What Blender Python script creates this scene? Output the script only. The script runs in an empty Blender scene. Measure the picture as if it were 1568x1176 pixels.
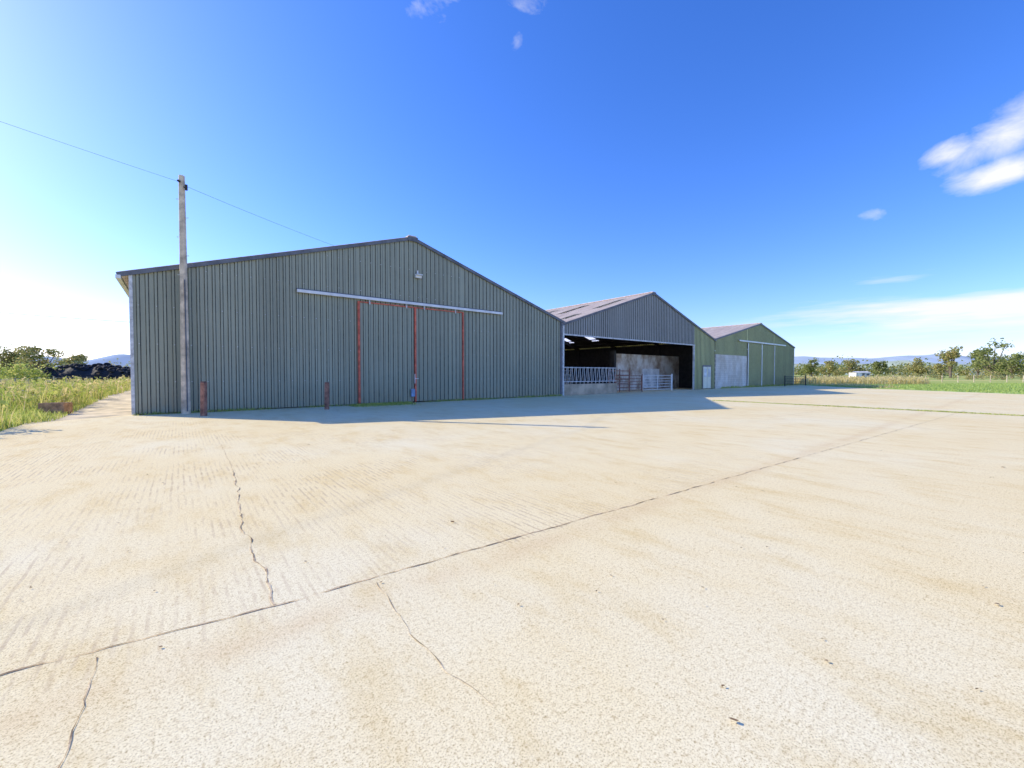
import bpy, math, random
from mathutils import Vector, Matrix, noise
random.seed(7)
S=bpy.context.scene
F=640.0; H=1.5; HY=572.5; CX=784.0
ANG=math.atan2(.622,.783)
cu,su=math.cos(ANG),math.sin(ANG)
O=(-13.72,15.12)
def W(u,v):                      # barn grid -> world
    return (O[0]+cu*u-su*v, O[1]+su*u+cu*v)
def G(x,y):                      # photo ground point -> world (used to measure the layout)
    Y=F*H/(y-HY); return ((x-CX)/F*Y, Y)

# ---------------------------------------------------------------- materials
def newmat(name):
    m=bpy.data.materials.new(name); m.use_nodes=True
    nt=m.node_tree; b=nt.nodes['Principled BSDF']; return m,nt,b
def ramp(nt,src,stops):
    r=nt.nodes.new('ShaderNodeValToRGB'); e=r.color_ramp.elements
    while len(e)<len(stops): e.new(.5)
    for i,(p,c) in enumerate(stops):
        e[i].position=p; e[i].color=(c[0],c[1],c[2],1) if isinstance(c,(tuple,list)) else (c,c,c,1)
    nt.links.new(src,r.inputs[0]); return r
def noise_n(nt,vec,scale,detail=5,rough=.6,dist=0):
    n=nt.nodes.new('ShaderNodeTexNoise'); n.inputs['Scale'].default_value=scale
    n.inputs['Detail'].default_value=detail; n.inputs['Roughness'].default_value=rough
    n.inputs['Distortion'].default_value=dist
    nt.links.new(vec,n.inputs['Vector']); return n
def mapping(nt,vec,scale=(1,1,1),rot=(0,0,0),loc=(0,0,0)):
    m=nt.nodes.new('ShaderNodeMapping'); m.inputs['Scale'].default_value=scale
    m.inputs['Rotation'].default_value=rot; m.inputs['Location'].default_value=loc
    nt.links.new(vec,m.inputs['Vector']); return m.outputs[0]
def mixc(nt,fac,a,b,mode='MIX'):
    m=nt.nodes.new('ShaderNodeMix'); m.data_type='RGBA'; m.blend_type=mode
    for s,val in ((m.inputs[0],fac),(m.inputs[6],a),(m.inputs[7],b)):
        if isinstance(val,(int,float)): s.default_value=val
        elif isinstance(val,tuple): s.default_value=(val[0],val[1],val[2],1)
        else: nt.links.new(val,s)
    return m.outputs[2]
def math_n(nt,op,a,b=None,c=None,clamp=False):
    m=nt.nodes.new('ShaderNodeMath'); m.operation=op; m.use_clamp=clamp
    for i,val in enumerate((a,b,c)):
        if val is None: continue
        if isinstance(val,(int,float)): m.inputs[i].default_value=val
        else: nt.links.new(val,m.inputs[i])
    return m.outputs[0]
def bump(nt,b,h,strength=.3,dist=.02):
    n=nt.nodes.new('ShaderNodeBump'); n.inputs['Strength'].default_value=strength; n.inputs['Distance'].default_value=dist
    nt.links.new(h,n.inputs['Height']); nt.links.new(n.outputs[0],b.inputs['Normal'])
def objco(nt):
    return nt.nodes.new('ShaderNodeTexCoord').outputs['Object']

def simple(name,col,rough=.8,var=.25,scale=3,metal=0,col2=None,spec=.3):
    m,nt,b=newmat(name); co=objco(nt)
    n=noise_n(nt,co,scale,4)
    c2=col2 or tuple(max(0,c*(1-var*1.6)) for c in col); c1=tuple(c*(1+var*.5) for c in col)
    r=ramp(nt,n.outputs[0],[(.3,c2),(.65,c1)])
    nt.links.new(r.outputs[0],b.inputs['Base Color'])
    b.inputs['Roughness'].default_value=rough; b.inputs['Metallic'].default_value=metal
    b.inputs['Specular IOR Level'].default_value=spec
    return m

def cladding(name,col,dirt=(.40,.31,.17)):
    m,nt,b=newmat(name); co=objco(nt)
    sp=nt.nodes.new('ShaderNodeSeparateXYZ'); nt.links.new(co,sp.inputs[0])
    fl=math_n(nt,'FLOOR',sp.outputs[0])
    wn=nt.nodes.new('ShaderNodeTexWhiteNoise'); wn.noise_dimensions='1D'; nt.links.new(fl,wn.inputs['W'])
    st=noise_n(nt,mapping(nt,co,(7,1,.35)),1.2,5,.65)
    big=noise_n(nt,co,.35,4)
    r=ramp(nt,st.outputs[0],[(.3,tuple(c*.84 for c in col)),(.7,tuple(c*1.16 for c in col))])
    c=mixc(nt,.5,r.outputs[0],ramp(nt,big.outputs[0],[(.3,tuple(c*.84 for c in col)),(.7,tuple(c*1.16 for c in col))]).outputs[0])
    g=ramp(nt,wn.outputs[0],[(0,.91),(1,1.07)])
    c=mixc(nt,1.0,c,g.outputs[0],'MULTIPLY')
    z=math_n(nt,'SUBTRACT',1.0,math_n(nt,'MULTIPLY',sp.outputs[2],.9),clamp=True)
    zz=math_n(nt,'MULTIPLY',z,ramp(nt,noise_n(nt,mapping(nt,co,(3,1,1)),2.5,4).outputs[0],[(.35,0),(.7,1)]).outputs[0],clamp=True)
    c=mixc(nt,math_n(nt,'MULTIPLY',zz,.75),c,dirt)
    nt.links.new(c,b.inputs['Base Color']); b.inputs['Roughness'].default_value=.45
    b.inputs['Specular IOR Level'].default_value=.4
    return m
M_clad=cladding('green_grey_cladding',(.345,.345,.24))
M_clad2=cladding('slate_cladding',(.31,.30,.265))
M_clad3=cladding('olive_cladding',(.58,.57,.23))
M_groove=simple('shade_painted_rib_edge',(.12,.12,.09),.7,.4,4)  # darker colour painted in for the shade on the rib ramps
M_trim=simple('dark_trim',(.17,.17,.18),.5)
M_white=simple('white_painted_metal',(.85,.83,.78),.45,.12,2)
M_red=simple('red_painted_steel',(.78,.17,.10),.55,.3,4)
M_galv=simple('galvanised_steel',(.68,.66,.62),.45,.25,6,.0)
M_rust=simple('rusty_steel',(.38,.19,.13),.85,.4,6)
M_dark=simple('dark_steel',(.05,.045,.042),.7)
M_wood=simple('weathered_pole_wood',(.76,.61,.43),.85,.3,3)
M_door=simple('white_door_paint',(.86,.80,.60),.5,.06,2)
M_box=simple('orange_rust_metal',(.55,.30,.16),.8,.4,5)
M_tyre=simple('tyre_rubber',(.03,.03,.03),.8)
M_blue=simple('blue_plastic',(.3,.42,.6),.5)
M_tan=simple('tan_concrete_panel',(.60,.46,.31),.9,.35,.8)
M_wbl=simple('whitewashed_panel',(.82,.80,.75),.8,.3,1.2)
M_under=simple('shade_darkened_sheet',(.045,.04,.038),.9)  # near-black colour carries the shade of the barn interior
def blockmat():
    m,nt,b=newmat('concrete_blockwork'); co=objco(nt)
    br=nt.nodes.new('ShaderNodeTexBrick'); nt.links.new(mapping(nt,co,(1,1,1),(math.pi/2,0,0)),br.inputs[0])
    br.inputs['Scale'].default_value=1; br.inputs['Brick Width'].default_value=.45; br.inputs['Row Height'].default_value=.225
    br.inputs['Mortar Size'].default_value=.008
    br.inputs['Color1'].default_value=(.70,.63,.54,1); br.inputs['Color2'].default_value=(.78,.71,.61,1); br.inputs['Mortar'].default_value=(.5,.46,.4,1)
    n=noise_n(nt,mapping(nt,co,(1,1,.4)),1.3)
    c=mixc(nt,1,br.outputs[0],ramp(nt,n.outputs[0],[(.3,(.8,.73,.62)),(.65,(1.1,1.1,1.1))]).outputs[0],'MULTIPLY')
    nt.links.new(c,b.inputs['Base Color']); b.inputs['Roughness'].default_value=.9
    return m
M_block=blockmat()
def stainwall():
    m,nt,b=newmat('stained_render'); co=objco(nt)
    n=noise_n(nt,mapping(nt,co,(1,1,.7)),.9,6,.65)
    r=ramp(nt,n.outputs[0],[(.32,(.22,.13,.08)),(.46,(.5,.39,.29)),(.6,(.78,.72,.64))])
    nt.links.new(r.outputs[0],b.inputs['Base Color']); b.inputs['Roughness'].default_value=.9
    return m
M_stain=stainwall()
def roofmat():
    m,nt,b=newmat('fibre_cement_roof'); co=objco(nt)
    n=noise_n(nt,mapping(nt,co,(.4,2.5,1)),1.2,5,.7)
    r=ramp(nt,n.outputs[0],[(.3,(.47,.36,.28)),(.6,(.70,.58,.45)),(.75,(.80,.70,.56))])
    nt.links.new(r.outputs[0],b.inputs['Base Color']); b.inputs['Roughness'].default_value=.9
    return m
M_roof=roofmat()
M_sky,nt,b=newmat('translucent_rooflight')
tr=nt.nodes.new('ShaderNodeBsdfTranslucent'); tr.inputs[0].default_value=(.93,.93,.9,1)
nt.links.new(tr.outputs[0],nt.nodes['Material Output'].inputs[0])

def yardmat():
    m,nt,b=newmat('tamped_concrete'); co=objco(nt)
    sp=nt.nodes.new('ShaderNodeSeparateXYZ'); nt.links.new(co,sp.inputs[0])
    big=noise_n(nt,co,.22,4,.6)
    c=ramp(nt,big.outputs[0],[(.32,(.95,.785,.43)),(.5,(.97,.83,.49)),(.68,(.97,.87,.57))]).outputs[0]
    mid=noise_n(nt,mapping(nt,co,(1.5,.6,1)),1.6,5,.7)
    c=mixc(nt,.8,c,ramp(nt,mid.outputs[0],[(.3,(.89,.82,.68)),(.5,(1,1,1)),(.7,(1.02,1.04,1.08))]).outputs[0],'MULTIPLY')
    dv=math_n(nt,'ADD',sp.outputs[1],17.65); band=math_n(nt,'EXPONENT',math_n(nt,'MULTIPLY',math_n(nt,'MULTIPLY',dv,dv),-40))
    sm=noise_n(nt,co,1.2,3)
    st=math_n(nt,'MULTIPLY',band,ramp(nt,sm.outputs[0],[(.35,.05),(.6,.45)]).outputs[0])
    c=mixc(nt,st,c,(.80,.60,.32))
    f1=noise_n(nt,co,110,3,.8)
    f2=noise_n(nt,co,38,3,.7)
    c=mixc(nt,.9,c,ramp(nt,f1.outputs[0],[(.33,(.40,.33,.23)),(.44,(.88,.84,.76)),(.52,(1.0,.99,.98)),(.62,(1.06,1.06,1.06))]).outputs[0],'MULTIPLY')
    c=mixc(nt,.6,c,ramp(nt,f2.outputs[0],[(.34,(.66,.58,.46)),(.45,(.96,.94,.90)),(.6,(1.03,1.03,1.03))]).outputs[0],'MULTIPLY')
    vo=nt.nodes.new('ShaderNodeTexVoronoi'); vo.inputs['Scale'].default_value=44; nt.links.new(co,vo.inputs['Vector'])
    pits=math_n(nt,'MULTIPLY',ramp(nt,vo.outputs['Distance'],[(.08,1),(.2,0)]).outputs[0],ramp(nt,sm.outputs[0],[(.42,0.15),(.62,.8)]).outputs[0])
    c=mixc(nt,pits,c,(.55,.43,.26))
    wv=nt.nodes.new('ShaderNodeTexWave'); wv.bands_direction='X'; wv.inputs['Scale'].default_value=4.6
    wv.inputs['Distortion'].default_value=2.6; wv.inputs['Detail'].default_value=2; wv.inputs['Detail Scale'].default_value=1.0
    nt.links.new(mapping(nt,co,(1,.22,1)),wv.inputs['Vector'])
    wide=math_n(nt,'GREATER_THAN',sp.outputs[1],-17.5)
    pm=noise_n(nt,co,.6,3,.65)
    tm=math_n(nt,'MULTIPLY',wide,ramp(nt,pm.outputs[0],[(.42,0.08),(.62,1)]).outputs[0])
    fade=ramp(nt,math_n(nt,'MULTIPLY',sp.outputs[0],.05),[(.2,1),(.7,.12)]).outputs[0]
    tm=math_n(nt,'MULTIPLY',tm,fade)
    brk=ramp(nt,noise_n(nt,mapping(nt,co,(9,2.5,1)),1.5,3).outputs[0],[(.42,0),(.56,1)]).outputs[0]
    ln=math_n(nt,'MULTIPLY',math_n(nt,'MULTIPLY',ramp(nt,wv.outputs[0],[(.08,1),(.38,0)]).outputs[0],tm),brk)
    c=mixc(nt,math_n(nt,'MULTIPLY',ln,.6),c,(.56,.42,.25))
    nt.links.new(c,b.inputs['Base Color']); b.inputs['Roughness'].default_value=.95; b.inputs['Specular IOR Level'].default_value=.12
    bump(nt,b,f1.outputs[0],.2,.004)
    return m
M_yard=yardmat()
def crackmat():
    m,nt,b=newmat('dirt_in_joint'); co=objco(nt)
    n=noise_n(nt,co,4,5,.7)
    r=ramp(nt,n.outputs[0],[(.38,(.14,.09,.05)),(.5,(.46,.33,.18)),(.6,(.8,.64,.4))])
    nt.links.new(r.outputs[0],b.inputs['Base Color']); b.inputs['Roughness'].default_value=1
    return m
M_crack=crackmat()
def fieldmat():
    m,nt,b=newmat('grassland'); co=objco(nt)
    n=noise_n(nt,mapping(nt,co,(.5,1.6,1),(0,0,.2)),.035,4,.65)
    n2=noise_n(nt,co,1.1,4,.75)
    c=ramp(nt,n.outputs[0],[(.36,(.38,.45,.11)),(.52,(.44,.49,.14)),(.62,(.66,.56,.23)),(.72,(.56,.48,.2))]).outputs[0]
    c=mixc(nt,.8,c,ramp(nt,n2.outputs[0],[(.3,(.7,.72,.6)),(.65,(1.15,1.15,1.0))]).outputs[0],'MULTIPLY')
    nt.links.new(c,b.inputs['Base Color']); b.inputs['Roughness'].default_value=1; b.inputs['Specular IOR Level'].default_value=.1
    return m
M_field=fieldmat()
M_lush=simple('mown_grass',(.43,.56,.15),1,.3,.8,col2=(.31,.42,.10),spec=.1)
M_dirt=simple('dirt_track',(.84,.70,.46),1,.3,1.2,spec=.1)
def leafmat(name,cols):
    m,nt,b=newmat(name)
    g=nt.nodes.new('ShaderNodeNewGeometry')
    st=[(i/(len(cols)-1),c) for i,c in enumerate(cols)]
    r=ramp(nt,g.outputs['Random Per Island'],st)
    nt.links.new(r.outputs[0],b.inputs['Base Color']); b.inputs['Roughness'].default_value=.8
    b.inputs['Specular IOR Level'].default_value=.15
    t=nt.nodes.new('ShaderNodeBsdfTranslucent'); nt.links.new(r.outputs[0],t.inputs[0])
    mx=nt.nodes.new('ShaderNodeMixShader'); mx.inputs[0].default_value=.4
    nt.links.new(b.outputs[0],mx.inputs[1]); nt.links.new(t.outputs[0],mx.inputs[2])
    nt.links.new(mx.outputs[0],nt.nodes['Material Output'].inputs[0])
    return m
M_leaf=leafmat('tree_leaves',[(.18,.21,.06),(.30,.34,.11),(.42,.42,.17)])
M_leafy=leafmat('autumn_leaves',[(.24,.27,.09),(.42,.41,.15),(.60,.46,.20)])
M_grass=leafmat('grass_blades',[(.31,.40,.08),(.52,.58,.14),(.76,.68,.24)])
M_green=leafmat('pasture_blades',[(.30,.40,.09),(.42,.54,.14),(.58,.62,.22)])
M_straw=leafmat('dry_stems',[(.48,.45,.15),(.72,.60,.27),(.85,.70,.40)])
M_dead=leafmat('dead_leaves',[(.16,.10,.05),(.3,.2,.11),(.5,.4,.27)])
M_bark=simple('bark',(.2,.16,.12),.9)
M_hill=simple('hazy_hillside',(.46,.55,.60),1,.15,.004,spec=0)  # distance haze is put into the blue-grey base colour
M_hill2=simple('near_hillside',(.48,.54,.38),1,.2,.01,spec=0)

# ---------------------------------------------------------------- mesh helpers
def link(name,me,mats,parent=None):
    o=bpy.data.objects.new(name,me); S.collection.objects.link(o)
    for m in (mats if isinstance(mats,list) else [mats]): me.materials.append(m)
    if parent: o.parent=parent
    return o
def mesh(name,vs,fs,mats,parent=None,mi=None,smooth=False):
    me=bpy.data.meshes.new(name); me.from_pydata(vs,[],fs); me.update()
    if mi: me.polygons.foreach_set('material_index',mi)
    if smooth: me.polygons.foreach_set('use_smooth',[True]*len(fs))
    return link(name,me,mats,parent)
class B:
    def __init__(s): s.v=[]; s.f=[]
    def box(s,a,b):
        n=len(s.v); x0,y0,z0=a; x1,y1,z1=b
        s.v+=[(x0,y0,z0),(x1,y0,z0),(x1,y1,z0),(x0,y1,z0),(x0,y0,z1),(x1,y0,z1),(x1,y1,z1),(x0,y1,z1)]
        s.f+=[tuple(n+i for i in q) for q in ((0,3,2,1),(4,5,6,7),(0,1,5,4),(1,2,6,5),(2,3,7,6),(3,0,4,7))]; return s
    def bar(s,p,q,r,sides=6,r2=None):
        p=Vector(p);q=Vector(q);d=(q-p).normalized(); r2=r if r2 is None else r2
        a=d.orthogonal().normalized(); c=d.cross(a); n=len(s.v)
        for k,(pt,rr) in enumerate(((p,r),(q,r2))):
            for i in range(sides):
                t=2*math.pi*(i+.5)/sides; s.v.append(tuple(pt+a*math.cos(t)*rr+c*math.sin(t)*rr))
        for i in range(sides):
            j=(i+1)%sides; s.f.append((n+i,n+j,n+sides+j,n+sides+i))
        s.f.append(tuple(n+i for i in reversed(range(sides)))); s.f.append(tuple(n+sides+i for i in range(sides))); return s
    def beam(s,p,q,w,h):
        p=Vector(p);q=Vector(q);d=(q-p).normalized(); up=Vector((0,0,1))
        if abs(d.z)>.99: up=Vector((0,1,0))
        a=d.cross(up).normalized()*w/2; c=a.cross(d).normalized()*h/2; n=len(s.v)
        for pt in (p,q):
            for sa,sc in ((-1,-1),(1,-1),(1,1),(-1,1)): s.v.append(tuple(pt+a*sa+c*sc))
        s.f+=[tuple(n+i for i in qd) for qd in ((0,1,2,3),(7,6,5,4),(0,4,5,1),(1,5,6,2),(2,6,7,3),(3,7,4,0))]; return s
    def obj(s,name,mat,parent=None,bev=0):
        o=mesh(name,s.v,s.f,mat,parent)
        if bev:
            m=o.modifiers.new('bevel','BEVEL'); m.width=bev; m.segments=2
        return o
def empty(name,loc,rot=0):
    e=bpy.data.objects.new(name,None); e.location=(loc[0],loc[1],loc[2] if len(loc)>2 else 0); e.rotation_euler=(0,0,rot)
    S.collection.objects.link(e); return e

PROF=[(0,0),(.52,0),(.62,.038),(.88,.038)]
def clad(name,x0,x1,zb,zt,mat,parent,y=0,pitch=.25,breaks=()):
    """profiled sheeting in local xz-plane at y; ribs stand out toward -y"""
    xs=[]; n=int((x1-x0)/pitch)+2
    for i in range(n):
        for k,(f,d) in enumerate(PROF):
            x=x0+(i+f)*pitch
            if x<x1: xs.append((x,d,k))
    xs.append((x1,0,0))
    for bk in breaks:
        if x0<bk<x1: xs.append((bk,0,0))
    xs.sort(); vs=[];fs=[];mi=[]
    for i,(x,d,k) in enumerate(xs):
        vs+=[(x,y-d,zb(x) if callable(zb) else zb),(x,y-d,zt(x) if callable(zt) else zt)]
        if i: a=2*i-2; fs.append((a,a+2,a+3,a+1)); mi.append(1 if (xs[i-1][2]==1 and k==2) or (xs[i-1][2]==3 and k==0) else 0)  # ramp faces of each rib take the painted shade colour
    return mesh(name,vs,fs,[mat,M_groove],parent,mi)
def sidewall(name,x,y0,y1,z0,z1,mat,parent,sgn):
    vs=[];fs=[];ys=[]; n=int((y1-y0)/.25)
    for i in range(n):
        for f,d in PROF: ys.append((y0+(i+f)*.25,d))
    ys.append((y1,0))
    for i,(y,d) in enumerate(ys):
        vs+=[(x+sgn*d,y,z0),(x+sgn*d,y,z1)]
        if i: a=2*i-2; fs.append((a,a+2,a+3,a+1))
    return mesh(name,vs,fs,mat,parent)
def roof_slope(name,xe,ze,xr,zr,y0,y1,mat,parent,lights=False):
    fr=[0,.18,.34,.52,.68,.84,1]; ys=[]; n=int((y1-y0)/.3)
    for i in range(n):
        ys+= [(y0+i*.3,0),(y0+i*.3+.1,.045),(y0+i*.3+.2,.045)]
    ys.append((y1,0)); vs=[];fs=[];mi=[]; L=len(fr)
    for i,(y,d) in enumerate(ys):
        for f in fr: vs.append((xe+(xr-xe)*f,y,ze+(zr-ze)*f+d))
        if i:
            for k in range(L-1):
                a=(i-1)*L+k; fs.append((a,a+1,a+L+1,a+L))
                yy=y-y0; lit=lights and k in (1,3,4) and (yy+1.5)%4>2.9
                mi.append(1 if lit else 0)
    o=mesh(name,vs,fs,[mat,M_sky],parent,mi)
    if lights:   # underside lining coloured with interior shade, 30 mm below, with holes at the rooflights
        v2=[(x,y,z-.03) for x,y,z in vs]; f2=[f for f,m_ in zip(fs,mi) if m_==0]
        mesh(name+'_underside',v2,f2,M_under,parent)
    return o

Wd=21.76; LEN=42
def gable(e,a,w=Wd): 
    return lambda x: e+(a-e)*(1-abs(x-w/2)/(w/2))
def trims(par,e,a,ov,w=Wd,mat=M_trim,y=-.08,th=.16):
    b=B(); o=ov*(a-e)/(w/2)
    b.beam((-ov,y,e-o+.02),(w/2,y,a+.02),.06,th); b.beam((w/2,y-.003,a+.02),(w+ov,y-.003,e-o+.02),.06,th)
    b.box((w/2-.28,y-.045,a-.14),(w/2+.28,y-.033,a+.09))
    b.obj('bargeboard',mat,par)
def roof(par,e,a,ov,w=Wd,lights=False,front=-.12):
    o=ov*(a-e)/(w/2)
    roof_slope('roof_slope',-ov,e-o+.09,w/2,a+.09,front,LEN,M_roof,par,lights)
    roof_slope('roof_slope_far',w+ov,e-o+.09,w/2,a+.09,front,LEN,M_roof,par,lights)
    b=B(); b.beam((w/2-.0,front+.02,a+.12),(w/2,LEN+.02,a+.12),.42,.06); b.obj('ridge_cap',M_roof,par)

# ================================================================ BARN 1
b1=empty('metal_clad_barn',O,ANG)
g=gable(5.1,8.5)
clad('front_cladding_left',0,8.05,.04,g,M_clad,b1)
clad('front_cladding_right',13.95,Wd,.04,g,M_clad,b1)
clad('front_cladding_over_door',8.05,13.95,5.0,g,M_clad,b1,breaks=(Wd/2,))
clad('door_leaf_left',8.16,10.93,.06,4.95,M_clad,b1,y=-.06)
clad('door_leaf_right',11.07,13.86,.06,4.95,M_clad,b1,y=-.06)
B().box((8.04,-.13,.05),(8.13,-.02,4.98)).box((10.955,-.13,.05),(11.045,-.02,4.98)).box((13.87,-.13,.05),(13.95,-.02,4.98))\
   .box((8.13,-.125,4.93),(10.955,-.03,4.98)).box((11.045,-.125,4.93),(13.87,-.03,4.98)).obj('door_frame',M_red,b1,.005)
B().box((5.4,-.19,5.08),(16.66,-.09,5.21)).obj('door_track_rail',M_white,b1,.01)
B().box((5.4,-.09,5.22),(16.66,-.045,5.26)).obj('track_flashing',M_trim,b1)
h=B()
for uu in (8.6,10.5,11.5,13.4): h.box((uu-.03,-.15,4.86),(uu+.03,-.11,5.08))
h.obj('door_hangers',M_galv,b1)
B().bar((10.93,-.16,1.0),(10.93,-.16,1.5),.02).bar((10.93,-.13,1.25),(11.15,-.16,1.25),.015).obj('door_handle',M_white,b1)
B().box((10.72,-.2,.32),(10.92,-.11,.72)).obj('door_latch_plate',M_blue,b1,.01)
B().box((11.0,-.2,6.5),(11.34,-.08,6.7)).box((11.02,-.34,6.62),(11.32,-.2,6.68)).box((11.12,-.08,6.56),(11.2,-.03,6.9)).obj('floodlight',M_white,b1,.01)
B().box((-.05,-.06,.02),(.05,.06,5.1)).obj('corner_flashing',M_galv,b1,.005)
B().box((Wd-.06,-.06,.02),(Wd+.06,.06,5.1)).obj('corner_flashing_right',M_trim,b1,.005)
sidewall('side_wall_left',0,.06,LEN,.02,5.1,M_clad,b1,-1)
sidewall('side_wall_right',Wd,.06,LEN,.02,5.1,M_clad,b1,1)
mesh('rear_wall',[(0,LEN-.1,0),(Wd,LEN-.1,0),(Wd,LEN-.1,5.1),(Wd/2,LEN-.1,8.5),(0,LEN-.1,5.1)],[(0,1,2,3,4)],M_clad,b1)
trims(b1,5.1,8.5,.36); roof(b1,5.1,8.5,.36)
B().beam((-.32,-.14,4.94),(-.32,LEN,4.94),.14,.12).obj('gutter',M_white,b1)
sc=B()
for zz in (1.2,2.6,4.0,5.5,6.9,):
    x=.2
    while x<Wd-.2:
        if zz<g(x)-.25 and not (7.9<x<14.1 and zz<5.2): sc.box((x-.014,-.056,zz-.014),(x+.014,-.036,zz+.014))
        x+=.5
sc.obj('sheet_fixings',M_galv,b1)

# ================================================================ BARN 2
U2=Wd+.12
b2=empty('open_fronted_cattle_barn',W(U2,0),ANG)
E2,A2=4.86,8.28; g2=gable(E2,A2); OP=17.75; OT=4.22
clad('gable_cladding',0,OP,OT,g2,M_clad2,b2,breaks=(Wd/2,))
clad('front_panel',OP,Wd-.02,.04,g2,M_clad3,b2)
trims(b2,E2,A2,.15,mat=M_trim); roof(b2,E2,A2,.12,lights=True)
B().beam((0,-.06,OT),(OP,-.06,OT),.04,.1).obj('lintel_trim',M_galv,b2)
fr=B()
for i,y in enumerate([.22,6.2,12.2,18.2,24.2,30.2,36.2]):
    for x in (.16,Wd-.16): fr.box((x-.1,y-.12,0),(x+.1,y+.12,E2-.1))
    fr.beam((0.1,y,E2-.2),(Wd/2,y,A2-.2),.16,.3); fr.beam((Wd/2,y+.004,A2-.2),(Wd-.1,y+.004,E2-.2),.16,.3)
    if i in (2,4,6):
        fr.box((Wd*.42-.1,y-.1,0),(Wd*.42+.1,y+.1,g2(Wd*.42)-.3))
fr.obj('portal_frames',M_dark,b2)
pu=B()
for k in range(1,8):
    for sgn in (0,1):
        x=Wd/2*k/8; z=E2+(A2-E2)*k/8-.02
        xx=x if sgn==0 else Wd-x
        pu.box((xx-.04,0.05,z-.12),(xx+.04,LEN,z))
pu.obj('purlins',M_dark,b2)
B().box((.0,-.1,0),(.16,.04,E2-.03)).obj('corner_post',M_galv,b2,.01)
B().box((OP-.1,-.05,0),(OP,.1,OT)).obj('jamb',M_wbl,b2,.01)
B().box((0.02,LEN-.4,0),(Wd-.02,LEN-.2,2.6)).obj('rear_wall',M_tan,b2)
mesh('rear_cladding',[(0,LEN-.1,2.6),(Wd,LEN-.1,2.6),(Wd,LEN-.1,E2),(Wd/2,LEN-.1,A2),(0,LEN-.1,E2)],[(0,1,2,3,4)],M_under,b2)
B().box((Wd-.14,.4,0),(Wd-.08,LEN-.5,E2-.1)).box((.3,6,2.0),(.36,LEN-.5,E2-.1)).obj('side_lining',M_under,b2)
B().box((19.25,-.07,.05),(20.95,-.045,2.35)).obj('door_surround',M_trim,b2)
B().box((19.35,-.10,.08),(20.1,-.072,2.2)).box((20.14,-.10,.08),(20.85,-.072,2.2)).obj('personnel_door',M_door,b2,.008)
B().box((19.5,-.115,1.2),(19.95,-.101,2.0)).box((20.28,-.115,1.2),(20.72,-.101,2.0)).obj('door_panes',M_wbl,b2)
B().box((10.4,3.6,0),(Wd-.4,3.8,3.35)).obj('interior_wall',M_stain,b2)
B().box((14.6,3.5,.1),(17.5,3.59,2.0)).obj('whitewashed_hoarding',M_wbl,b2)
B().box((6.6,14.0,0),(13.0,14.2,3.3)).obj('bay_wall',M_tan,b2)
B().box((3.0,18.0,0),(6.5,18.2,3.0)).obj('hopper_panel',M_tan,b2)
B().box((10.1,3.4,0),(10.38,3.9,3.6)).obj('wall_pier',M_dark,b2)
B().box((.2,.0,0),(6.1,.22,.78)).obj('feed_wall',M_tan,b2,.02)
fb=B()
for z in (.95,1.95): fb.bar((.3,.1,z),(6.1,.1,z),.035)
x=.3
while x<6.1:
    fb.bar((x,.1,.8),(x,.1,2.0),.03); fb.bar((x+.15,.1,1.0),(x+.3,.1,1.95),.022); x+=.42
fb.obj('feed_barrier',M_galv,b2)
fb=B()
for z in (.6,1.0,1.4,1.8): fb.bar((.3,8,z),(9.5,8,z),.03)
x=.3
while x<9.5: fb.bar((x,8,0),(x,8,1.85),.03); x+=.6
fb.obj('inner_feed_barrier',M_galv,b2)
rg=B()
for z in (.35,.7,1.05,1.4,1.75): rg.bar((6.3,1.0,z),(9.6,1.4,z),.035)
for x in (6.3,8.0,9.6): rg.bar((x,1.0+(x-6.3)*.12,0),(x,1.0+(x-6.3)*.12,1.9),.05)
rg.obj('cattle_rails',M_rust,b2)

def gate(name,p,q,hh=1.2,mat=M_galv):
    L=math.hypot(q[0]-p[0],q[1]-p[1]); e=empty(name,(p[0],p[1],0),math.atan2(q[1]-p[1],q[0]-p[0]))
    r=B()
    for k in range(6): r.bar((0,0,.15+k*(hh-.15)/5),(L,0,.15+k*(hh-.15)/5),.026)
    for x in (0,L/2,L): r.bar((x,0,.12),(x,0,hh+.02),.03)
    r.obj('rails',mat,e)
    B().bar((-.1,0,0),(-.1,0,hh+.15),.06,8).bar((L+.1,0,0),(L+.1,0,hh+.15),.06,8).obj('posts',mat,e)
    return e
gate('metal_field_gate',W(U2+9.9,.3),W(U2+14.3,.3),1.35,M_white)
gate('metal_field_gate',W(U2+6.4,.35),W(U2+9.7,.3),1.35,M_rust)

# ================================================================ BARN 3
U3=2*Wd+.3
b3=empty('metal_clad_barn',W(U3,.0),ANG)
E3,A3=5.0,7.32; g3=gable(E3,A3)
DL,DR=7.4,15.0
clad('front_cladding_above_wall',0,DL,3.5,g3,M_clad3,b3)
B().box((0,-.02,0),(DL-.05,.2,3.49)).obj('block_wall',M_block,b3)
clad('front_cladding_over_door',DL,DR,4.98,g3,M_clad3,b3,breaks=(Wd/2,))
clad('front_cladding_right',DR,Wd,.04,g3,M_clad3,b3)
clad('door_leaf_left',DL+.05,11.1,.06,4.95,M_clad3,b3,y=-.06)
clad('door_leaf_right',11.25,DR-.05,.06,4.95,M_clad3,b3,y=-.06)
B().box((DL-.04,-.14,.05),(DL+.08,-.09,4.98)).box((11.1,-.14,.05),(11.24,-.09,4.98)).box((DR-.1,-.14,.05),(DR,-.09,4.98)).obj('door_frame',M_white,b3)
B().box((5.1,-.19,5.05),(18.4,-.09,5.2)).obj('door_track_rail',M_white,b3)
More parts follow.
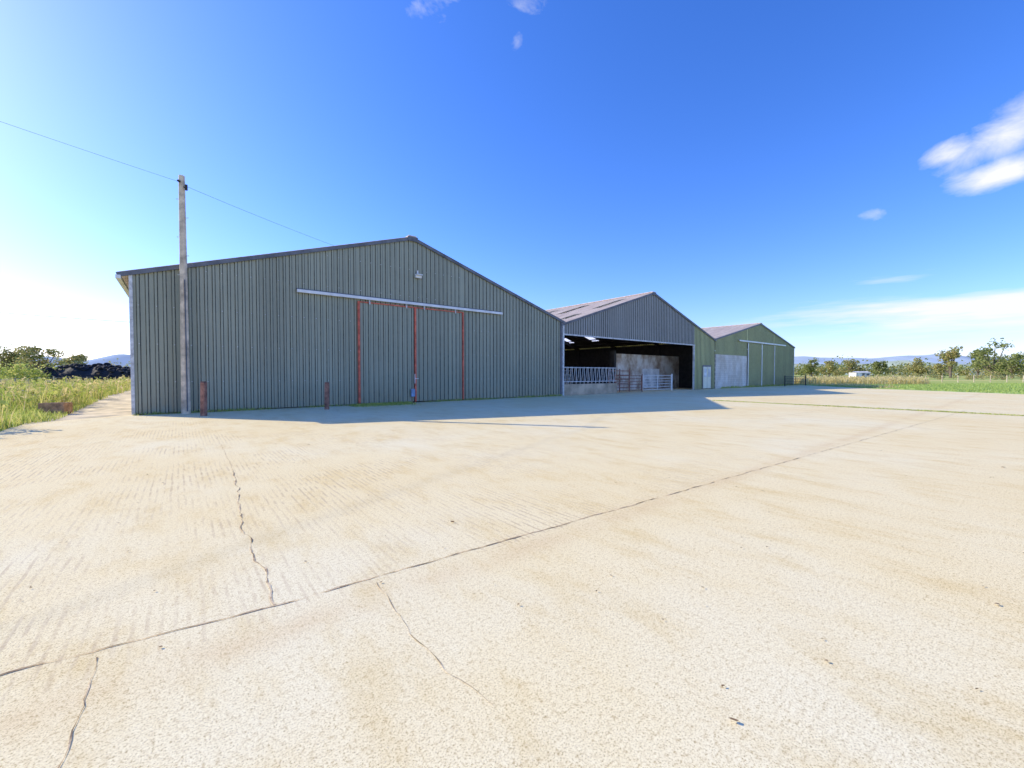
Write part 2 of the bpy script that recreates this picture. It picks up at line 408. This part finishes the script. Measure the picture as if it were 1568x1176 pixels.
sidewall('side_wall_left',0,.25,LEN,.02,E3,M_clad3,b3,-1); sidewall('side_wall_right',Wd,.06,LEN,.02,E3,M_clad3,b3,1)
mesh('rear_wall',[(0,LEN-.1,0),(Wd,LEN-.1,0),(Wd,LEN-.1,E3),(Wd/2,LEN-.1,A3),(0,LEN-.1,E3)],[(0,1,2,3,4)],M_clad3,b3)
trims(b3,E3,A3,.2); roof(b3,E3,A3,.2)
B().box((Wd-.06,-.06,.02),(Wd+.06,.06,E3)).obj('corner_flashing',M_wbl,b3)
gate('metal_field_gate',W(U3+15.3,-1.2),W(U3+21.0,-1.6),1.15,M_dark)

# ================================================================ yard / ground
def sheet(name,pts,z,mat,rot=0,org=(0,0)):
    c,s=math.cos(-rot),math.sin(-rot)
    vs=[((x-org[0])*c-(y-org[1])*s,(x-org[0])*s+(y-org[1])*c,0) for x,y in pts]
    o=mesh(name,vs,[tuple(range(len(vs)))],mat); o.location=(org[0],org[1],z); o.rotation_euler=(0,0,rot); return o
def rough_edge(pts,amp,step=.35):
    out=[]
    for (x0,y0),(x1,y1) in zip(pts[:-1],pts[1:]):
        n=max(1,int(math.hypot(x1-x0,y1-y0)/step))
        for i in range(n):
            t=i/n; x=x0+(x1-x0)*t;y=y0+(y1-y0)*t
            q=noise.noise(Vector((x*.9,y*.9,3)))*amp+noise.noise(Vector((x*3.1,y*3.1,7)))*amp*.5
            out.append((x+q,y+q*.6))
    out.append(pts[-1]); return out
R=5000
mesh('ground',[(-R,-R,-.03),(R,-R,-.03),(R,R,-.03),(-R,R,-.03)],[(0,1,2,3)],M_field)
leftedge=rough_edge([(-13.6,-30),(-13.2,5),(-12.9,10.1),W(-2.2,-1.2)],.25)
rightedge=rough_edge([(60,-30),(46,12),(37.6,30),(36.6,42.5),W(67,-.5)],.5)
poly=[p for p in leftedge]+[W(0.1,0.4),W(0.1,LEN),W(67,LEN)]+rightedge[::-1]
sheet('concrete_yard',poly[::-1],0,M_yard,ANG,O)
trk=rough_edge([W(-2.3,-1.6),W(-2.8,14),W(-2.6,60)],.4)
sheet('dirt_track',[p for p in trk]+[W(0,60),W(0,-.3)],-.008,M_dirt)
lg=rough_edge([(38.2,20),(37.2,30),(36.2,42.5),(44,56)],.5)
sheet('grass_field',lg+[(70,66),(150,75),(200,60),(150,20)],-.02,M_lush)

def ribbon(pts,w,z=.004,jit=.03,step=.12,wj=.7):
    vs=[];fs=[]; P=[]
    for (x0,y0),(x1,y1) in zip(pts[:-1],pts[1:]):
        n=max(1,int(math.hypot(x1-x0,y1-y0)/step))
        P+=[(x0+(x1-x0)*i/n,y0+(y1-y0)*i/n) for i in range(n)]
    P.append(pts[-1])
    for i,(x,y) in enumerate(P):
        a=P[max(0,i-1)];c=P[min(len(P)-1,i+1)]; dx,dy=c[0]-a[0],c[1]-a[1]; l=math.hypot(dx,dy) or 1
        nx,ny=-dy/l,dx/l; j=noise.noise(Vector((x*4,y*4,1)))*jit+noise.noise(Vector((x*15,y*15,4)))*jit*.35
        ww=w*(1+wj*noise.noise(Vector((x*7,y*7,9)))*1.6)*.5; ww=max(ww,.001)
        vs+=[(x+nx*(j-ww),y+ny*(j-ww),z),(x+nx*(j+ww),y+ny*(j+ww),z)]
        if i: k=2*i-2; fs.append((k,k+2,k+3,k+1))
    return vs,fs
rv=[];rf=[]
def addr(pts,w,jit=.03,z=.004,wj=.7,step=.05):
    v,f=ribbon(pts,w,z,jit,step,wj); n=len(rv); rv.extend(v); rf.extend([tuple(a+n for a in q) for q in f])
px=lambda *a:[G(x,y) for x,y in a]
addr(px((-200,1095),(0,1038),(420,932),(720,845),(1050,752),(1390,655),(1480,629)),.008,.02,wj=1.4)
addr(px((420,930),(408,900),(385,848),(366,800),(357,725)),.008,.05,.0042,1.6)
addr(px((357,725),(330,668)),.004,.03)
addr(px((60,1230),(100,1130),(135,1015)),.004,.03,wj=1.8)
addr(px((575,895),(612,955),(690,1040),(755,1090)),.0025,.04,wj=1.8)
addr(px((700,645),(1180,640),(1300,622)),.008,.05)
addr([W(25,-9.0),W(24.6,-26)],.03,.05)
addr([W(33,-6),W(32.8,-26)],.012,.03)
addr([W(8,-6.3),W(45,-6.3)],.008,.02)
mesh('concrete_joints',rv,rf,M_crack)
# ================================================================ vegetation
def blades(name,region,n,hmin,hmax,mat,wid=.012,lean=.35,heads=False):
    vs=[];fs=[]
    for _ in range(n):
        x,y=region(); hh=random.uniform(hmin,hmax)*(1+.4*noise.noise(Vector((x*.5,y*.5,0))))
        a=random.uniform(0,2*math.pi); w=wid*random.uniform(.6,1.5); lx=random.gauss(0,lean)*hh; ly=random.gauss(0,lean)*hh
        dx,dy=math.cos(a)*w,math.sin(a)*w; k=len(vs)
        vs+=[(x-dx,y-dy,-.02),(x+dx,y+dy,-.02),(x+dx*.8+lx*.4,y+dy*.8+ly*.4,hh*.6),(x-dx*.8+lx*.4,y-dy*.8+ly*.4,hh*.6),(x+lx,y+ly,hh)]
        fs+=[(k,k+1,k+2,k+3),(k+3,k+2,k+4)]
        if heads and random.random()<.5:
            for _ in range(5):
                k=len(vs); t=random.uniform(.5,1); cx,cy,cz=x+lx*t,y+ly*t,hh*t
                s=random.uniform(.02,.06)*(1+hh*.5); p=[Vector((random.gauss(0,s),random.gauss(0,s),random.gauss(0,s))) for _ in range(3)]
                vs+=[(cx+q.x,cy+q.y,cz+q.z) for q in p]; fs.append((k,k+1,k+2))
    return mesh(name,vs,fs,mat)
def quadreg(a,b,c,d):
    def f():
        s,t=random.random(),random.random()
        return ((a[0]*(1-s)+b[0]*s)*(1-t)+(d[0]*(1-s)+c[0]*s)*t,(a[1]*(1-s)+b[1]*s)*(1-t)+(d[1]*(1-s)+c[1]*s)*t)
    return f
def verge():
    while True:
        y=8+random.random()**1.5*40; 
        xe=-12.9-(max(0,y-10.1))*.62 if y<14 else -16.0-(y-14)*.78
        x=xe-.15-random.random()**1.3*(8+y*.8)
        return x,y
blades('grass_verge',verge,26000,.08,.38,M_grass,.014)
def tall():
    while True:
        x,y=verge()
        if noise.noise(Vector((x*.22,y*.22,5)))>-.02: return x-.9,y+1.5
blades('tall_weeds',tall,5000,.4,1.15,M_grass,.014,.22,heads=True)
blades('dry_weeds',tall,3000,.5,1.25,M_straw,.012,.2,heads=True)
blades('grass_tuft',quadreg(W(-2.4,-1.6),W(-1.8,-1.0),W(-2.2,12),W(-3.0,12)),1500,.06,.25,M_grass,.01)
def wallbase():
    u=random.random()*Wd
    p=max(0,noise.noise(Vector((u*.5,2,0)))+.35)
    if random.random()>p*1.3: return W(random.uniform(7.5,10.5),-.3-abs(random.gauss(0,.5)))
    return W(u,-.06-abs(random.gauss(0,.12)))
blades('wall_base_weeds',wallbase,4200,.03,.14,M_grass,.01,.5)
blades('joint_weeds',lambda:W(25+random.gauss(-.1,.10),random.uniform(-25,-9)),4200,.015,.05,M_grass,.012,.8)
blades('wall_foot_weeds',lambda:W(Wd+random.uniform(23,46),-.1-abs(random.gauss(0,.1))),1200,.05,.25,M_grass,.02,.4)
blades('dry_reeds',quadreg((40,57),(60,60),(88,92),(44,74)),9000,.4,1.1,M_straw,.035,.2,heads=True)
blades('field_grass',quadreg((38.0,26),(38,56),(95,70),(88,26)),30000,.04,.16,M_green,.025,.5)
blades('straw_margin',quadreg((38.5,44),(41,44),(46,57),(40,57)),1000,.1,.4,M_straw,.02,.3)

def leafcloud(vs,fs,c,r,n,size):
    for _ in range(n):
        while True:
            p=Vector((random.uniform(-1,1),random.uniform(-1,1),random.uniform(-1,1)))
            if .25<p.length<1: break
        k=.75+.5*noise.noise(Vector((c[0]+p.x*1.7,c[1]+p.y*1.7,p.z*1.7)))*1.5
        p=Vector((c[0]+p.x*r[0]*k,c[1]+p.y*r[1]*k,c[2]+p.z*r[2]*k))
        if p.z<0: p.z=abs(p.z)*.3
        s=size*random.uniform(.5,1.4); a=Vector((random.gauss(0,1),random.gauss(0,1),random.gauss(0,1))).normalized()
        bq=a.orthogonal().normalized(); cc=a.cross(bq); i=len(vs)
        vs+=[tuple(p+bq*s),tuple(p+cc*s*.7),tuple(p-bq*s),tuple(p-cc*s*.7)]; fs.append((i,i+1,i+2,i+3))
def tree(name,x,y,hgt,wid,mat,n=1600,ls=.28):
    e=empty(name,(x,y,0)); b=B(); th=hgt*.18
    b.bar((0,0,-.1),(0.1,0,th),wid*.045,8,wid*.035); vs=[];fs=[]
    for i in range(15):
        a=random.uniform(0,6.28); zz=random.uniform(.22,.88)*hgt; rr=random.uniform(.1,.85)*wid/2*(1.1-abs(zz/hgt-.45))
        tip=(math.cos(a)*rr,math.sin(a)*rr,zz); b.bar((.1,0,th*random.uniform(.7,1)),tip,wid*.02,5,wid*.006)
        s=random.uniform(.13,.24)*wid; leafcloud(vs,fs,tip,(s*1.2,s*1.2,s*.9),n//13,ls)
    b.obj('trunk_and_limbs',M_bark,e); mesh('crown',vs,fs,mat,e)
def hedge(name,pts,hgt,mat,dens,ls,depth=3,hvar=.4):
    vs=[];fs=[]
    for (x0,y0),(x1,y1) in zip(pts[:-1],pts[1:]):
        L=math.hypot(x1-x0,y1-y0); n=int(L/(hgt*.6))+1
        for i in range(n):
            t=(i+random.random())/n; hh=hgt*random.uniform(1-hvar,1+hvar)*(1+.5*noise.noise(Vector((i*.3,x0,0))))
            leafcloud(vs,fs,(x0+(x1-x0)*t,y0+(y1-y0)*t+random.gauss(0,depth),hh*.45),(hh*.75,hh*.75,hh*.6),dens,ls)
    mesh(name,vs,fs,mat)
def at(x,Y): return ((x-CX)/F*Y,Y)
hedge('distant_treeline',[at(1190,210),at(1400,190),at(1640,150)],5.4,M_leafy,170,.34,5)
hedge('distant_treeline',[at(1150,330),at(1380,300),at(1700,240)],10,M_leaf,190,.7,8)
hedge('hedgerow',[at(1330,120),at(1650,105)],1.7,M_leafy,80,.16,2)
for px_,Y,hh,ww in ((1520,150,14,13),(1497,165,12.5,10),(1455,150,12,10),(1550,140,10.5,10.5),(1410,180,9.5,9),(1242,200,9,9),(1270,190,8,8),(1300,200,8.5,10),(1345,190,7.5,8)):
    X,Yw=at(px_,Y); tree('field_tree',X,Yw,hh,ww,M_leaf if random.random()<.5 else M_leafy,1300,.33)
hedge('distant_treeline',[at(-120,110),at(60,115),at(240,140)],4.4,M_leaf,220,.28,4)
hedge('bramble_bushes',[at(-80,44),at(30,48),at(90,54)],2.5,M_grass,480,.11,1.6)
hedge('bramble_bushes',[at(-160,24),at(-40,30),at(10,34)],1.1,M_grass,420,.06,1.2)
hedge('hedgerow',[at(60,75),at(210,85)],3.2,M_leafy,360,.18,2)
for px_,Y,hh,ww in ((8,110,9.5,9),(62,105,9.5,9),(35,112,8,8),(110,120,7.5,8)):
    X,Yw=at(px_,Y); tree('field_tree',X,Yw,hh,ww,M_leafy,2000,.24)
# ================================================================ hills
def hill(name,x0,x1,Y,fn,mat,n=80):
    vs=[];fs=[]
    for i in range(n+1):
        t=i/n; X=x0+(x1-x0)*t; z=max(1,fn(t,X))
        vs+=[(X,Y-z*4,-1),(X,Y,z),(X,Y+z*5,-1)]
        if i: k=3*i-3; fs+=[(k,k+3,k+4,k+1),(k+1,k+4,k+5,k+2)]
    mesh(name,vs,fs,mat,smooth=True)
nz=lambda X,s,o=0:noise.noise(Vector((X*s,o,0)))
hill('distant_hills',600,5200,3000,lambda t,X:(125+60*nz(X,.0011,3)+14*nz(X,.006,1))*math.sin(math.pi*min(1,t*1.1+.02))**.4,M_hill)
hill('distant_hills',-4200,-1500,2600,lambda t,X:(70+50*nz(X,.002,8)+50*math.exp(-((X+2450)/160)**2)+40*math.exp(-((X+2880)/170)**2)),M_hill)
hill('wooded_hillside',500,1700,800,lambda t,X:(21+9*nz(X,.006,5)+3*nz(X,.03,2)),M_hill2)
# ================================================================ small things
pole=empty('utility_pole',(*W(1.5,-.45),0))
pb=B(); pb.bar((0,0,-.1),(0,0,8.85),.15,12,.095); pb.obj('shaft',M_wood,pole)
B().bar((-.01,0,8.5),(.22,-.05,8.35),.02).bar((.2,-.05,8.3),(.2,-.05,8.5),.045,8).bar((0,-.1,8.6),(0,-.18,8.6),.04,8).obj('insulators',M_dark,pole)
st=B()
for i,z in enumerate((5.2,5.9,6.6,7.3,8.0)): st.bar((0,0,z),((.22 if i%2 else -.22),0,z),.012)
st.obj('climbing_steps',M_galv,pole)
B().beam((.13,-.1,.1),(.11,-.09,5.0),.03,.03).obj('cable_conduit',M_trim,pole)
def cable(name,pts,r,sag=0):
    cu_=bpy.data.curves.new(name,'CURVE'); cu_.dimensions='3D'; cu_.bevel_depth=r
    sp=cu_.splines.new('POLY'); n=24; sp.points.add(n)
    a,bq=Vector(pts[0]),Vector(pts[1])
    for i in range(n+1):
        t=i/n; p=a.lerp(bq,t); p.z-=sag*4*t*(1-t); sp.points[i].co=(*p,1)
    o=bpy.data.objects.new(name,cu_); S.collection.objects.link(o); cu_.materials.append(M_dark)
px0,py0=W(1.5,-.45)
cable('overhead_cable',((px0,py0,8.6),(-24,-4,9.6)),.004,.25)
cable('overhead_cable',((px0+.2,py0,8.45),(*W(8.0,1.5),7.75)),.005,.05)
for X,Y in ((-96,30),(-66,90)):
    e=empty('utility_pole',(X,Y,0)); B().bar((0,0,-.1),(0,0,12.2),.16,10,.1).obj('shaft',M_wood,e); B().box((-.7,-.06,11.5),(.7,.06,11.65)).obj('crossarm',M_wood,e)
e=empty('utility_pole',(-24,-4,0)); B().bar((0,0,-.1),(0,0,9.8),.16,10,.1).obj('shaft',M_wood,e); B().box((-.5,-.05,9.4),(.5,.05,9.52)).obj('crossarm',M_wood,e)
cable('overhead_cable',((-96,30,11.7),(-66,90,11.7)),.03,.8)
for (x,y,hh) in ((311,637,1.2),(500,627,1.12)):
    X,Y=G(x,y); e=empty('rusty_bollard',(X,Y,0))
    bb=B(); bb.beam((0,0,-.05),(0.02,0,hh),.16,.16).obj('post',M_rust,e,.02)
    B().box((-.06,-.05,hh),(.08,.07,hh+.03)).obj('cap',M_rust,e)
e=empty('rusty_water_trough',(*G(84,634),0),.2)
bb=B(); bb.box((-.4,-.2,.05),(.4,.2,.1)); bb.box((-.4,-.2,.1),(-.36,.2,.42)); bb.box((.36,-.2,.1),(.4,.2,.42)); bb.box((-.36,-.2,.1),(.36,-.16,.42)); bb.box((-.36,.16,.1),(.36,.2,.42))
bb.box((-.35,-.2,0),(-.25,.2,.05)); bb.box((.25,-.2,0),(.35,.2,.05)); bb.obj('tank',M_box,e,.01)
mx,my=at(148,56); e=empty('silage_clamp_with_tyres',(mx,my,0),.35)
vs=[];fs=[];n=26
def mz(i,j):
    x=(i/n-.5)*2;y=(j/n-.5)*2; r=max(abs(x)**2.5,abs(y)**2.5)
    return max(0,1-r)**.5*2.5*(1+.18*noise.noise(Vector((x*3,y*3,0))))
for i in range(n+1):
    for j in range(n+1): vs.append(((i/n-.5)*10,(j/n-.5)*9,mz(i,j)-.02))
for i in range(n):
    for j in range(n): a=i*(n+1)+j; fs.append((a,a+n+1,a+n+2,a+1))
mesh('plastic_sheet',vs,fs,M_tyre,e,smooth=False)
tv=[];tf=[]
def torus(c,R0,r0,tilt):
    k=len(tv); A,Bn=14,7; rot=Matrix.Rotation(tilt,3,'X')@Matrix.Rotation(random.random()*.5,3,'Y')
    for i in range(A):
        for j in range(Bn):
            a=2*math.pi*i/A;b_=2*math.pi*j/Bn; p=rot@Vector(((R0+r0*math.cos(b_))*math.cos(a),(R0+r0*math.cos(b_))*math.sin(a),r0*math.sin(b_)))
            tv.append((c[0]+p.x,c[1]+p.y,c[2]+p.z))
    for i in range(A):
        for j in range(Bn): tf.append((k+i*Bn+j,k+((i+1)%A)*Bn+j,k+((i+1)%A)*Bn+(j+1)%Bn,k+i*Bn+(j+1)%Bn))
for _ in range(130):
    i=random.randint(1,n-1);j=random.randint(0,n-1); torus(((i/n-.5)*10,(j/n-.5)*9,mz(i,j)+.08),.3,.11,random.uniform(0,.9))
mesh('tyres',tv,tf,M_tyre,e,smooth=True)
def fence(name,pts,sp,hh,wires=3):
    e=empty(name,(0,0,0)); p=B(); w=B()
    for (x0,y0),(x1,y1) in zip(pts[:-1],pts[1:]):
        L=math.hypot(x1-x0,y1-y0); n=int(L/sp)
        for i in range(n+1):
            t=i/n; p.bar((x0+(x1-x0)*t,y0+(y1-y0)*t,-.1),(x0+(x1-x0)*t+random.gauss(0,.03),y0+(y1-y0)*t,hh*random.uniform(.93,1.05)),.055,6)
        for k in range(wires): w.bar((x0,y0,hh*(.35+.28*k)),(x1,y1,hh*(.35+.28*k)),.006,4)
    p.obj('posts',M_wood,e); w.obj('wires',M_galv,e)
fence('post_and_wire_fence',[(48,72),(84,76),(190,82)],3.2,1.25)
fence('post_and_wire_fence',[at(-60,26),at(60,40),at(170,60)],3,1.2)
e=empty('white_field_shelter',(*at(1316,130),0),.1)
B().box((-2.4,-1.3,.3),(2.4,1.3,1.9)).obj('walls',M_wbl,e,.03)
mesh('roof',[(-2.6,-1.5,1.9),(2.6,-1.5,1.9),(2.6,0,2.3),(-2.6,0,2.3),(2.6,1.5,1.9),(-2.6,1.5,1.9)],[(0,1,2,3),(3,2,4,5)],M_wbl,e)
B().box((-.4,-1.33,.4),(.4,-1.3,1.7)).box((1.1,-1.33,1.0),(2.0,-1.3,1.6)).box((-2.2,-.6,0),(-1.9,.6,.3)).box((1.9,-.6,0),(2.2,.6,.3)).obj('door_and_window',M_trim,e)
vs=[];fs=[]
for _ in range(800):
    if random.random()<.5: X,Y=random.uniform(-7,9),random.uniform(1.2,9)
    else: X,Y=random.uniform(-12,26),random.uniform(5,22)
    s=random.uniform(.004,.014)*(1 if random.random()<.96 else 2); k=len(vs); a=random.random()*6.28; m=random.randint(5,6)
    for i in range(m): 
        rr=s*random.uniform(.5,1.2); vs.append((X+math.cos(a+i*6.28/m)*rr,Y+math.sin(a+i*6.28/m)*rr*.6,.008+random.random()*s*.5))
    fs.append(tuple(range(k,k+m)))
mesh('fallen_leaves',vs,fs,M_dead)

# ================================================================ light
sd=Vector((-1.68,.457,1.0)).normalized(); EL=math.asin(sd.z); AZ=math.atan2(sd.x,sd.y)
sl=bpy.data.lights.new('sun','SUN'); sl.energy=5; sl.angle=math.radians(.5); sl.color=(1,.90,.68)
so=bpy.data.objects.new('sun',sl); S.collection.objects.link(so); so.rotation_euler=sd.to_track_quat('Z','Y').to_euler()
w=bpy.data.worlds.new('World'); S.world=w; w.use_nodes=True; nt=w.node_tree
bg=nt.nodes['Background']; bg.inputs[1].default_value=.15
sk=nt.nodes.new('ShaderNodeTexSky'); sk.sky_type='NISHITA'; sk.sun_disc=False; sk.sun_elevation=EL; sk.sun_rotation=AZ
sk.air_density=1.0; sk.dust_density=.5; sk.ozone_density=1.8
tint=mixc(nt,1.0,sk.outputs[0],(1.27,1.34,2.0),'MULTIPLY')
hs=nt.nodes.new('ShaderNodeHueSaturation'); hs.inputs['Saturation'].default_value=1.17
nt.links.new(tint,hs.inputs['Color'])
tc=nt.nodes.new('ShaderNodeTexCoord'); sp=nt.nodes.new('ShaderNodeSeparateXYZ'); nt.links.new(tc.outputs['Generated'],sp.inputs[0])
az=math_n(nt,'ARCTAN2',sp.outputs[0],sp.outputs[1]); el=math_n(nt,'ARCSINE',sp.outputs[2])
cb=nt.nodes.new('ShaderNodeCombineXYZ'); nt.links.new(az,cb.inputs[0]); nt.links.new(el,cb.inputs[1])
def ae(x,y):
    a=math.atan((x-CX)/F); return a,math.atan((HY-y)/F*math.cos(a))
def blob(x,y,wx,wy,tilt=0,amp=1):
    a,e_=ae(x,y)
    mp=nt.nodes.new('ShaderNodeMapping'); mp.vector_type='TEXTURE'
    mp.inputs['Location'].default_value=(a,e_,0); mp.inputs['Rotation'].default_value=(0,0,tilt); mp.inputs['Scale'].default_value=(wx,wy,1)
    nt.links.new(cb.outputs[0],mp.inputs[0])
    ln=nt.nodes.new('ShaderNodeVectorMath'); ln.operation='DOT_PRODUCT'; nt.links.new(mp.outputs[0],ln.inputs[0]); nt.links.new(mp.outputs[0],ln.inputs[1])
    return math_n(nt,'MULTIPLY',math_n(nt,'EXPONENT',math_n(nt,'MULTIPLY',ln.outputs['Value'],-1)),amp)
cn=noise_n(nt,mapping(nt,cb.outputs[0],(12,22,1),(0,0,-.5)),1.0,5,.62,.3)
wn=noise_n(nt,mapping(nt,cb.outputs[0],(4,38,1),(0,0,.06)),1.0,4,.6,0)
puffs=blob(1560,185,.11,.036,.45,1.0)
for args in ((1440,236,.04,.022,.1,1.15),(1515,272,.07,.022,.1,1.25),(1330,332,.026,.014,0,.55),(810,12,.08,.035,-.2,.6),(680,5,.10,.035,.3,.58),(790,68,.03,.03,-.8,.48)):
    puffs=math_n(nt,'MAXIMUM',puffs,blob(*args))
pf=math_n(nt,'ADD',math_n(nt,'MULTIPLY',cn.outputs[0],1.3),math_n(nt,'SUBTRACT',puffs,1.10))
pf=ramp(nt,pf,[(.0,0),(.3,.35),(.75,1)]).outputs[0]
wis=blob(1480,480,.40,.05,.0,1.05)
for args in ((1370,425,.12,.014,.0,.65),(40,510,.5,.06,0,.6)):
    wis=math_n(nt,'MAXIMUM',wis,blob(*args))
wf=math_n(nt,'ADD',math_n(nt,'MULTIPLY',wn.outputs[0],1.7),math_n(nt,'SUBTRACT',wis,1.35))
wf=ramp(nt,wf,[(.05,0),(.6,.85)]).outputs[0]
cl=math_n(nt,'MAXIMUM',pf,math_n(nt,'MULTIPLY',wf,math_n(nt,'MULTIPLY',wis,1.3),clamp=True))
col=mixc(nt,cl,hs.outputs[0],(6.6,6.7,6.9))
nt.links.new(col,bg.inputs[0])

# ================================================================ camera
cd=bpy.data.cameras.new('camera'); cam=bpy.data.objects.new('camera',cd); S.collection.objects.link(cam)
cd.sensor_width=36; cd.lens=36*F/1568; cd.clip_end=12000; cd.clip_start=.05
cam.location=(0,0,H); cam.rotation_euler=(math.pi/2-math.atan((588-HY)/F),0,0); S.camera=cam
S.view_settings.view_transform='Standard'; S.view_settings.look='None'; S.view_settings.exposure=0
